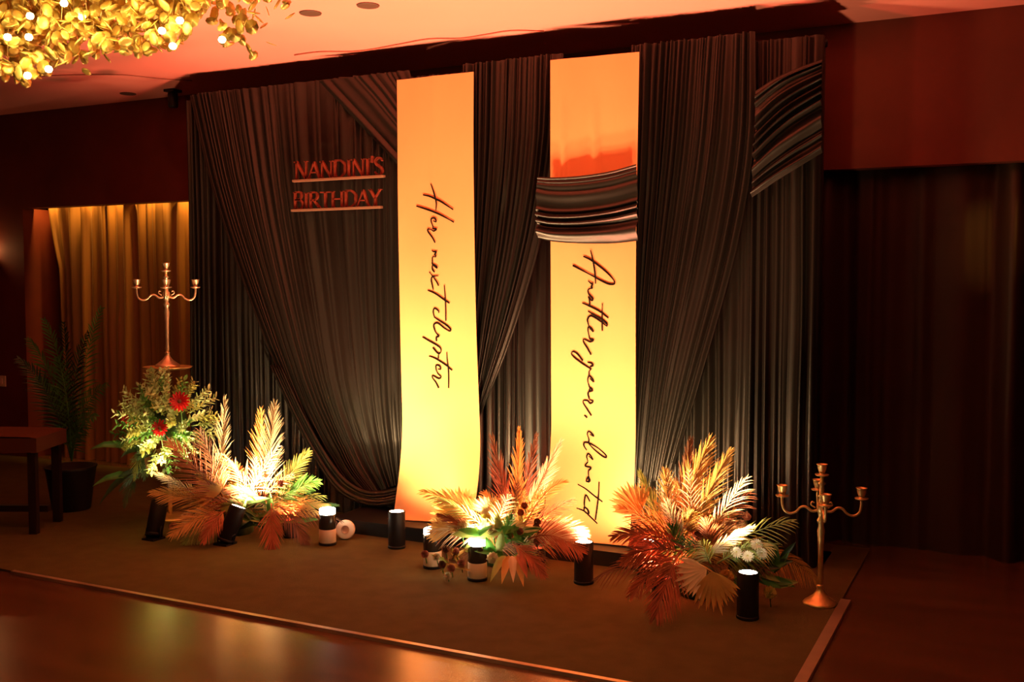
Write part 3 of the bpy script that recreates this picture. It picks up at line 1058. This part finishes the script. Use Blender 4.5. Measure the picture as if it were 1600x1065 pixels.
FAN(B, M_fgold, (770, 850), (722, 808), (690, 762), dM + .05, dM + .05, .22, 20, 130, 41, .026)
FAN(B, M_fbeige, (782, 840), (765, 805), (742, 752), dM, dM, .15, 14, 80, 42, .018)
FAN(B, M_fgold, (780, 850), (700, 832), (658, 812), dM, dM - .05, .14, 14, 110, 43, .016)
for i, (b, t) in enumerate((((790, 868), (766, 905)), ((796, 868), (784, 908)), ((800, 868), (802, 906)), ((804, 868), (818, 912)), ((808, 866), (824, 900)))):
    LEAF(B, [M_folive, M_fgold, M_fbeige, M_fgold, M_frust][i], b, t, dM - .2, dM - .32, .045, i, 'hanging_leaf', (0, 0, .02))
for i in range(22):
    rnd = random.Random(140 + i)
    a = rnd.uniform(-1.5, 1.3)
    b = (775 + rnd.uniform(-45, 45), 850 + rnd.uniform(-22, 22))
    t = (b[0] + 50 * math.sin(a), b[1] - 46 * math.cos(a) * rnd.uniform(.2, 1))
    LEAF(B, [M_fgreen, M_folive, M_fgreen, M_pale][i % 4], b, t, dM - .08, dM - .14, rnd.uniform(.03, .055), i)
bloom(B, V(722, 826, dM - .06), .048, 'rose', M_whitefl, 41, name='cream_rose')
bloom(B, V(758, 812, dM - .02), .036, 'rose', M_yelfl, 42, name='yellow_rose')
bloom(B, V(770, 828, dM - .1), .036, 'rose', M_whitefl, 43, name='cream_rose')
bloom(B, V(770, 872, dM - .18), .034, 'carnation', M_whitefl, 44, name='cream_carnation')
for i, (x, y) in enumerate(((664, 866), (682, 870), (696, 858), (705, 888), (720, 880), (700, 900), (690, 882), (713, 862))):
    bloom(B, V(x, y, dM - .12), .024, 'rose', [M_pinkfl, M_whitefl, M_fbrown, M_pinkfl][i % 4], 50 + i, name='small_rose')
for i in range(9):
    rnd = random.Random(160 + i)
    LEAF(B, [M_fbrown, M_folive, M_fgold][i % 3], (715 + rnd.uniform(-20, 15), 880), (705 + rnd.uniform(-38, 34), 850 + rnd.uniform(-10, 44)), dM - .08, dM - .14, .022, i)
for i in range(7):
    rnd = random.Random(170 + i)
    bloom(B, V(820 + rnd.uniform(-25, 30), 822 + rnd.uniform(-35, 30), dM - .1), .022, 'carnation', [M_pinkfl, M_fbrown, M_frust][i % 3], 70 + i, name='dried_bud')

# --- right arrangement
dC = 5.15
Cc = thing('palm_arrangement', 'large right arrangement of gold, rust and fan palms beside the right candelabra', 'plant', tuple(G(1095, 928, 0.012)), 0, 'palm arrangements before the backdrop')
foam(Cc, .12, .14)
F(Cc, M_fgold, (1052, 850), (1108, 690), dC + .05, dC + .1, 34, .26, .013, 61, ang=28, bend=(-.02, 0, 0))
F(Cc, M_fbrown, (1060, 850), (1078, 690), dC + .1, dC + .15, 28, .22, .012, 62, ang=26)
F(Cc, M_fgold, (1070, 845), (1140, 705), dC + .02, dC + .05, 28, .20, .012, 63, ang=30)
F(Cc, M_folive, (1045, 850), (1000, 738), dC + .02, dC + .06, 24, .14, .011, 64, ang=30)
F(Cc, M_fgold, (1050, 855), (1040, 735), dC, dC, 24, .18, .012, 65, ang=34)
FAN(Cc, M_fgold, (1045, 860), (1000, 800), (968, 745), dC + .02, dC + .03, .20, 18, 110, 66, .018)
F(Cc, M_fgold, (1055, 850), (968, 792), dC - .02, dC - .02, 24, .15, .013, 67, bend=(0, 0, .05))
F(Cc, M_frust, (1068, 855), (958, 838), dC - .08, dC - .2, 28, .16, .013, 68, bend=(0, 0, .07), ang=40)
F(Cc, M_frust, (1066, 862), (972, 876), dC - .1, dC - .26, 26, .16, .013, 69, bend=(0, 0, .07), ang=40)
F(Cc, M_frust, (1062, 862), (1024, 962), dC - .16, dC - .42, 34, .22, .013, 70, bend=(0, 0, .05), ang=40)
F(Cc, M_frust, (1056, 868), (985, 930), dC - .12, dC - .3, 24, .15, .012, 71, bend=(0, 0, .06))
FAN(Cc, M_fbeige, (1080, 880), (1104, 888), (1060, 905), dC - .15, dC - .28, .17, 16, 110, 72, .020)
FAN(Cc, M_fgold, (1080, 880), (1112, 892), (1124, 952), dC - .15, dC - .32, .19, 18, 110, 73, .020)
F(Cc, M_fbeige, (1100, 870), (1176, 822), dC - .1, dC - .12, 20, .10, .011, 74, bend=(0, 0, .02), ang=32)
F(Cc, M_fbrown, (1075, 860), (1165, 800), dC - .05, dC - .05, 12, .07, .009, 75, ang=30)
F(Cc, M_fgold, (1130, 880), (1278, 908), dC + .02, dC + .22, 34, .16, .011, 76, bend=(0, 0, .20), ang=58, droop=.45)
F(Cc, M_folive, (1120, 880), (1210, 850), dC - .1, dC - .1, 20, .14, .012, 77, bend=(0, 0, .05), ang=60, droop=.5)
F(Cc, M_folive, (1110, 880), (1095, 845), dC - .14, dC - .2, 14, .15, .013, 78, droop=.4)
for i in range(28):
    rnd = random.Random(240 + i)
    a = rnd.uniform(-.4, 2.0)
    b = (1175 + rnd.uniform(-45, 40), 895 + rnd.uniform(-25, 20))
    t = (b[0] + 48 * math.sin(a), b[1] - 44 * math.cos(a))
    LEAF(Cc, [M_fgreen, M_fdark, M_fgreen, M_folive][i % 4], b, t, dC - .04, dC - .08, rnd.uniform(.03, .055), i)
bloom(Cc, V(1137, 795, dC), .026, 'rose', M_pinkfl, 91, name='pink_rose', face=-Fv + Vector((0, 0, .9)))
bloom(Cc, V(1166, 808, dC), .026, 'rose', M_pinkfl, 92, name='pink_rose', face=-Fv + Vector((0, 0, .9)))
for i, (x, y) in enumerate(((1150, 862), (1182, 850), (1190, 864), (1168, 868))):
    bloom(Cc, V(x, y, dC - .12), .032, 'daisy', M_whitefl, 93 + i, name='white_flower', heart=M_yelfl)
bloom(Cc, V(1203, 926, dC - .15), .034, 'carnation', M_yelfl, 97, name='yellow_carnation')
bloom(Cc, V(1135, 902, dC - .2), .040, 'carnation', M_fgold, 98, name='dried_carnation')
for i, (x, y) in enumerate(((1106, 810), (1090, 835), (1068, 812), (1100, 846), (1080, 826), (1128, 822), (1112, 838))):
    bloom(Cc, V(x, y, dC - .04), .026, 'carnation', [M_fgold, M_frust, M_fgold][i % 3], 110 + i, name='dried_pod')

# filler fronds and grasses in all three
for root_, cx_, cy_, dd_, n_, sc_ in ((A, 395, 800, dA, 16, 1.0), (B, 785, 845, dM, 13, .95), (Cc, 1085, 868, dC, 16, 1.15)):
    for i in range(n_):
        r3 = random.Random(int(cx_) + i * 7)
        a = r3.uniform(-1.9, 1.9)
        L_ = r3.uniform(50, 95) * sc_
        b = (cx_ + r3.uniform(-30, 30), cy_ + r3.uniform(-15, 15))
        t = (b[0] + L_ * 1.1 * math.sin(a), b[1] - L_ * math.cos(a) * (.95 if math.cos(a) > 0 else .55))
        F(root_, [M_fgold, M_folive, M_fbeige, M_frust, M_fgreen, M_fgold, M_fbrown][i % 7], b, t, dd_ - .02, dd_ + r3.uniform(-.12, .08), 20, .13 * sc_, .011, 900 + i, bend=(0, 0, .04), ang=r3.uniform(24, 42))

    # long spiky fronds with open leaflets, spreading wide and low
    for i in range(11):
        r3 = random.Random(int(cx_) * 3 + i * 11)
        a = -2.0 + 4.0 * (i + r3.uniform(-.3, .3)) / 10
        L_ = r3.uniform(75, 118) * sc_
        b = (cx_ + r3.uniform(-18, 18), cy_ + r3.uniform(-8, 12))
        t = (b[0] + L_ * 1.15 * math.sin(a), b[1] - L_ * math.cos(a) * (.95 if math.cos(a) > 0 else .5))
        F(root_, [M_fbrown, M_fbeige, M_frust, M_folive, M_fgold][i % 5], b, t, dd_, dd_ + r3.uniform(-.16, .06), 12, .17 * sc_, .0105, 950 + i, bend=(0, 0, .05), ang=r3.uniform(30, 46), droop=.28)

# --- red flower arrangement under the left candelabra
dF = 6.74
FA = thing('flower_arrangement', 'round green arrangement with red flowers on the pedestal under the left candelabra', 'flowers', (LC.x, LC.y - .0, .70))
# sprigs: a few master meshes, copied


def sprig(seed, L):
    rnd = random.Random(seed)
    mb = MB()
    st = [Vector((0, 0, L * u)) + Vector((.02 * math.sin(u * 3 + seed), .02 * math.cos(u * 2 + seed), 0)) * u for u in (0, .25, .5, .75, 1)]
    mb.tube(st, [.003, .0028, .0025, .002, .001], 5)
    for i in range(17):
        u = .25 + .75 * i / 16
        p = st[0].lerp(st[-1], u)
        a = i * 2.4
        d = Vector((math.cos(a), math.sin(a), .7)).normalized()
        s = d.cross(Vector((0, 0, 1))).normalized()
        ll = L * rnd.uniform(.16, .28)
        rows = []
        for q, wf in ((0, .15), (.4, 1), (.8, .7), (1, .05)):
            c = p + d * ll * q
            rows.append([c - s * ll * .22 * wf, c - Vector((0, 0, .15 * ll * wf)), c + s * ll * .22 * wf])
        mb.strip(rows)
    return mb


masters = [sprig(i, .17).mesh('sprig', [M_pale, M_folive, M_fgreen, M_pale, M_pale][i]) for i in range(5)]
rnd = random.Random(77)
cF = V(262, 662, dF) - FA.location
for i in range(135):
    d = Vector((rnd.gauss(0, 1), rnd.gauss(0, 1), rnd.gauss(0, 1))).normalized()
    d = (d - Fv * .55).normalized()
    o = bpy.data.objects.new('sprig', masters[i % 5])
    C.objects.link(o)
    o.parent = FA
    k = rnd.uniform(.75, 1.15)
    off = Vector((d.dot(Rv) * .16 * Rv.x, d.dot(Rv) * .16 * Rv.y, 0)) + Fv * (d.dot(Fv) * .10) + Vector((0, 0, d.z * .17))
    if off.dot(Rv) < 0 and off.z < 0:
        off *= 1.1
    o.location = cF + off
    o.rotation_euler = (d + Vector((0, 0, .2))).normalized().to_track_quat('Z', 'Y').to_euler()
    o.scale = (k, k, k)
mb = MB().lathe([(0.01, -.12), (.1, -.09), (.14, 0), (.1, .1), (.01, .14)], 14, Matrix.Translation(cF))
mb.build('base_block', M_fdark, FA)
bloom(FA, V(281, 627, dF - .26), .066, 'daisy', M_redfl, 201, name='red_flower', heart=M_fbrown, face=-Fv + Vector((0, 0, .25)))
bloom(FA, V(250, 668, dF - .26), .056, 'daisy', M_redfl, 202, name='red_flower', heart=M_fbrown, face=-Fv + Vector((-.1, 0, .1)))
bloom(FA, V(197, 655, dF - .08), .045, 'daisy', M_redfl, 203, name='red_flower', heart=M_fbrown, face=-Fv - Rv * .7)
# trailing darker foliage under it
for i in range(16):
    r2 = random.Random(400 + i)
    b = (235 + r2.uniform(-25, 25), 690 + r2.uniform(-15, 60))
    t = (b[0] + r2.uniform(-75, 5), b[1] + r2.uniform(-15, 55))
    if i % 2:
        F(FA, [M_fbrown, M_fdark, M_fgold, M_folive][i % 4], b, t, dF, dF - .1, 14, .09, .010, 500 + i, bend=(0, 0, .06))
    else:
        LEAF(FA, [M_fdark, M_fgreen, M_fbrown][i % 3], b, t, dF, dF - .1, .05, i, bend=(0, 0, .04))

# ------------------------------------------------------------------ gold leaf chandelier
CHP = V(190, 20, 3.9)
CH = thing('leaf_chandelier', 'chandelier of gold leaf discs and fairy lights hanging at the upper left', 'chandelier', (CHP.x, CHP.y, CEIL))
lf = MB()
lf.lathe([(.0225, 0), (.014, .003), (0, .004)], 8)
leaf_me = lf.mesh('leaf', M_goldleaf)
rnd = random.Random(9)
spots = []


def lower(x):     # how far down the leaves hang across the photo
    keys = [(-260, 60), (-120, 110), (0, 118), (40, 128), (75, 108), (130, 90), (170, 80), (215, 86), (280, 72), (300, 34), (325, 12), (340, 62), (358, 76), (385, 60), (405, 40), (425, 22), (455, 12)]
    for (a, va), (b, vb) in zip(keys, keys[1:]):
        if a <= x <= b:
            return va + (vb - va) * (x - a) / (b - a)
    return 0


tries = 0
while len(spots) < 2000 and tries < 40000:
    tries += 1
    x = rnd.uniform(-255, 452) if rnd.random() < .3 else rnd.uniform(-10, 320)
    lo = lower(x)
    y = rnd.uniform(-60, lo)
    if x > 400 and rnd.random() < .65:
        continue
    if y > lo * .6 and rnd.random() < .45:
        continue
    p = V(x, y, rnd.uniform(3.55, 4.25))
    if p.z > CEIL - .03:
        continue
    spots.append((x, y, p))
for (x, y) in ((40, 127), (37, 118), (72, 108), (75, 112), (131, 90), (135, 112), (167, 90), (216, 82), (237, 78), (350, 62), (357, 70), (390, 78), (396, 87), (424, 68), (418, 18), (453, 25), (448, 3), (412, 40), (405, 30), (331, 33), (300, 26)):
    spots.append((x, y, V(x, y, rnd.uniform(3.6, 4.1))))
vis = [s for s in spots if s[0] > -6 and s[1] > -6]
vis.sort(key=lambda s: (s[2] - CAMP).length)
near = set(id(s) for s in vis[:299])
bulk = MB()
wires = MB()
for s in spots:
    rot = Matrix.Rotation(rnd.uniform(0, 6.28), 4, 'Z') @ Matrix.Rotation(rnd.uniform(.3, 2.8), 4, 'X')
    k = rnd.uniform(.75, 1.2)
    lp = s[2] - CH.location
    if id(s) in near:
        o = bpy.data.objects.new('leaf', leaf_me)
        C.objects.link(o)
        o.parent = CH
        o.location = lp
        o.rotation_euler = rot.to_euler()
        o.scale = (k, k * 1.15, k)
    else:
        n = len(bulk.v)
        Mx = Matrix.Translation(lp) @ rot @ Matrix.Diagonal((k, k * 1.15, k, 1))
        bulk.v.extend(Mx @ v for v in lf.v)
        bulk.f.extend(tuple(n + q for q in f) for f in lf.f)
o = bulk.build('leaf_mass', M_goldleaf, CH)
o['kind'] = 'stuff'
# branching wires: each hangs from the canopy plate
for i in range(60):
    s = rnd.choice(spots)
    lp = s[2] - CH.location
    top = Vector((lp.x * .75, lp.y * .75, -.02))
    mid = (top + lp) / 2 + Vector((rnd.uniform(-.05, .05), rnd.uniform(-.05, .05), .03))
    MB().tube(catmull([top, mid, lp], 8), .0016, 4).build('twig', M_gold, CH)
MB().box((-1.1, -.35, -.03), (.72, .35, 0)).build('canopy_plate', M_gold, CH, smooth=False)
bl = MB().lathe([(0, -.013), (.010, -.009), (.014, 0), (.010, .009), (0, .013)], 10).mesh('bulb', M_bulb)
for (x, y) in ((128, 26), (45, 58), (12, 58), (47, 25), (76, 108), (43, 118), (100, 5), (253, 48), (270, 72), (281, 32), (347, 62), (-60, 40), (-150, 30)):
    o = bpy.data.objects.new('bulb', bl)
    C.objects.link(o)
    o.parent = CH
    o.location = V(x, y, 3.52 + .1 * rnd.random()) - CH.location
for (x, y, d, e) in ((60, 45, 3.45, 1.2), (230, 25, 3.45, 1.2), (375, 35, 3.5, 1.0), (-100, 40, 3.4, 1.0), (120, 95, 3.45, 1.2), (20, 105, 3.45, 1.2), (150, 30, 3.45, 1.2), (300, 30, 3.45, 1.0)):
    point('fairy_glow', V(x, y, d), e * 1.3, (1, .72, .30), .06)

# ------------------------------------------------------------------ ceiling bits
for i, (x, y, lab) in enumerate(((575, 8, 'unlit recessed ceiling downlight, rightmost near the top edge'), (485, 20, 'unlit recessed ceiling downlight right of the gold leaf chandelier'),
                                 (200, 146, 'unlit recessed ceiling downlight above the lit curtain'))):
    g = G(x, y, CEIL)
    t = thing('ceiling_downlight', lab, 'downlight', tuple(g), 0, 'recessed ceiling downlights')
    MB().lathe([(.045, -.004), (.062, -.006), (.065, -.001), (.06, 0)], 20).build('trim_ring', M_hole, t)
    MB().lathe([(.0, -.002), (.045, -.003), (.045, -.001), (.0, -.001)], 20).build('lamp_face', M_hole, t)
g = G(270, 140, CEIL)
t = thing('ceiling_spotlight', 'small black spotlight on the ceiling near the left end of the backdrop', 'spotlight', tuple(g))
MB().box((-.05, -.05, -.02), (.05, .05, 0)).build('mount', M_blackm, t, smooth=False)
MB().lathe([(.035, -.14), (.04, -.13), (.04, -.03), (.03, -.02)], 16).build('body', M_blackm, t)
for i, (pts, lab) in enumerate((([(460, 86), (500, 81), (560, 80), (620, 70), (670, 61), (720, 60), (760, 54), (800, 48), (850, 49)], 'thin wavy wire along the ceiling above the backdrop'),
                                ([(60, 119), (120, 117), (190, 117), (250, 123), (300, 126)], 'faint wire along the ceiling below the gold leaf chandelier'))):
    q = catmull([G(x, y, CEIL - .005) for x, y in pts], 30)
    tag(MB().tube(q, .0045, 6).build('ceiling_wire', M_wire, loc=tuple(q[15])), lab, 'wire')

# ------------------------------------------------------------------ left side: bench, potted palm, sconce
bp = V(40, 670, 6.7)
bn = thing('upholstered_bench', 'dark bench with brown upholstered seat at the left edge', 'bench', (bp.x, bp.y, 0), YAW)
bz = bp.z
mbx = MB()
rows = []
for j in range(9):
    u = j / 8
    rows.append([Vector((-.55 + .72 * i / 16, -.22 + .44 * u, bz + .03 * math.sin(math.pi * i / 16) ** .3 * math.sin(math.pi * max(.02, min(.98, u))) ** .3 - .03)) for i in range(17)])
mbx.strip(rows)
mbx.build('seat_cushion', M_seat, bn)
MB().box((-.55, -.22, bz - .12), (.17, .22, bz - .028)).build('seat_rail', M_seat, bn, smooth=False)
for sx in (-.36, .12):
    for sy in (-.19, .15):
        MB().box((sx - .025, sy, 0), (sx + .025, sy + .045, bz - .12)).build('leg', M_darkwood, bn, smooth=False)
MB().box((-.52, -.02, .12), (.14, .02, .16)).build('stretcher', M_darkwood, bn, smooth=False)

pp = V(112, 796, 7.3)
PL = thing('potted_palm', 'dim green potted palm in front of the lit curtain at the left', 'plant', (pp.x, pp.y, 0.0))
MB().lathe([(.12, 0), (.13, .02), (.17, .30), (.18, .32), (.165, .32), (.15, .28), (0, .28)], 24).build('pot', M_blackm, PL)
for i, (t, bx) in enumerate((((158, 482), .05), ((138, 520), .1), ((70, 500), -.1), ((45, 530), -.1), ((100, 505), 0), ((168, 600), .1), ((60, 590), -.1), ((30, 560), -.08), ((150, 650), .05), ((90, 560), 0))):
    F(PL, [M_fgreen, M_fdark, M_fgreen][i % 3], (112, 720), t, 7.3, 7.2 - .1 * (i % 3), 22, .20, .020, 600 + i, bend=(-bx, 0, .18), ang=50, droop=.3)
sc = V(-14, 400, 1)
scw = P(-22, 405, D_BACK - .06)
S = thing('wall_sconce', 'small wall sconce at the far left edge', 'lamp', (scw.x, D_BACK - .001, scw.z))
MB().box((-.04, -.015, -.08), (.04, 0, .08)).build('back_plate', M_gold, S, smooth=False)
MB().lathe([(.035, -.05), (.05, .05), (.047, .05), (.033, -.05)], 16, Matrix.Translation((0, -.08, 0))).build('shade', M_gold, S)
point('sconce_light', (scw.x, D_BACK - .1, scw.z + .09), 1.6, (1, .42, .14), .02)
sw = P(4, 595, D_BACK)
swt = thing('wall_switch', 'small cream switch plate on the wall at the left edge', 'switch', (sw.x, D_BACK, sw.z))
MB().box((-.05, -.012, -.05), (.05, 0, .05)).build('plate', M_creamp, swt, smooth=False)
MB().box((-.015, -.018, -.025), (.015, -.012, .025)).build('rocker', M_creamp, swt, smooth=False)

# cove lamps behind the pelmet over the curtains
for k in range(6):
    x = -8.0 + k * .42
    spot('cove_lamp', (x, 6.585, VAL + .18), (x, 6.66, 0.4), 17, (1, .46, .08), 120, .8, .02)
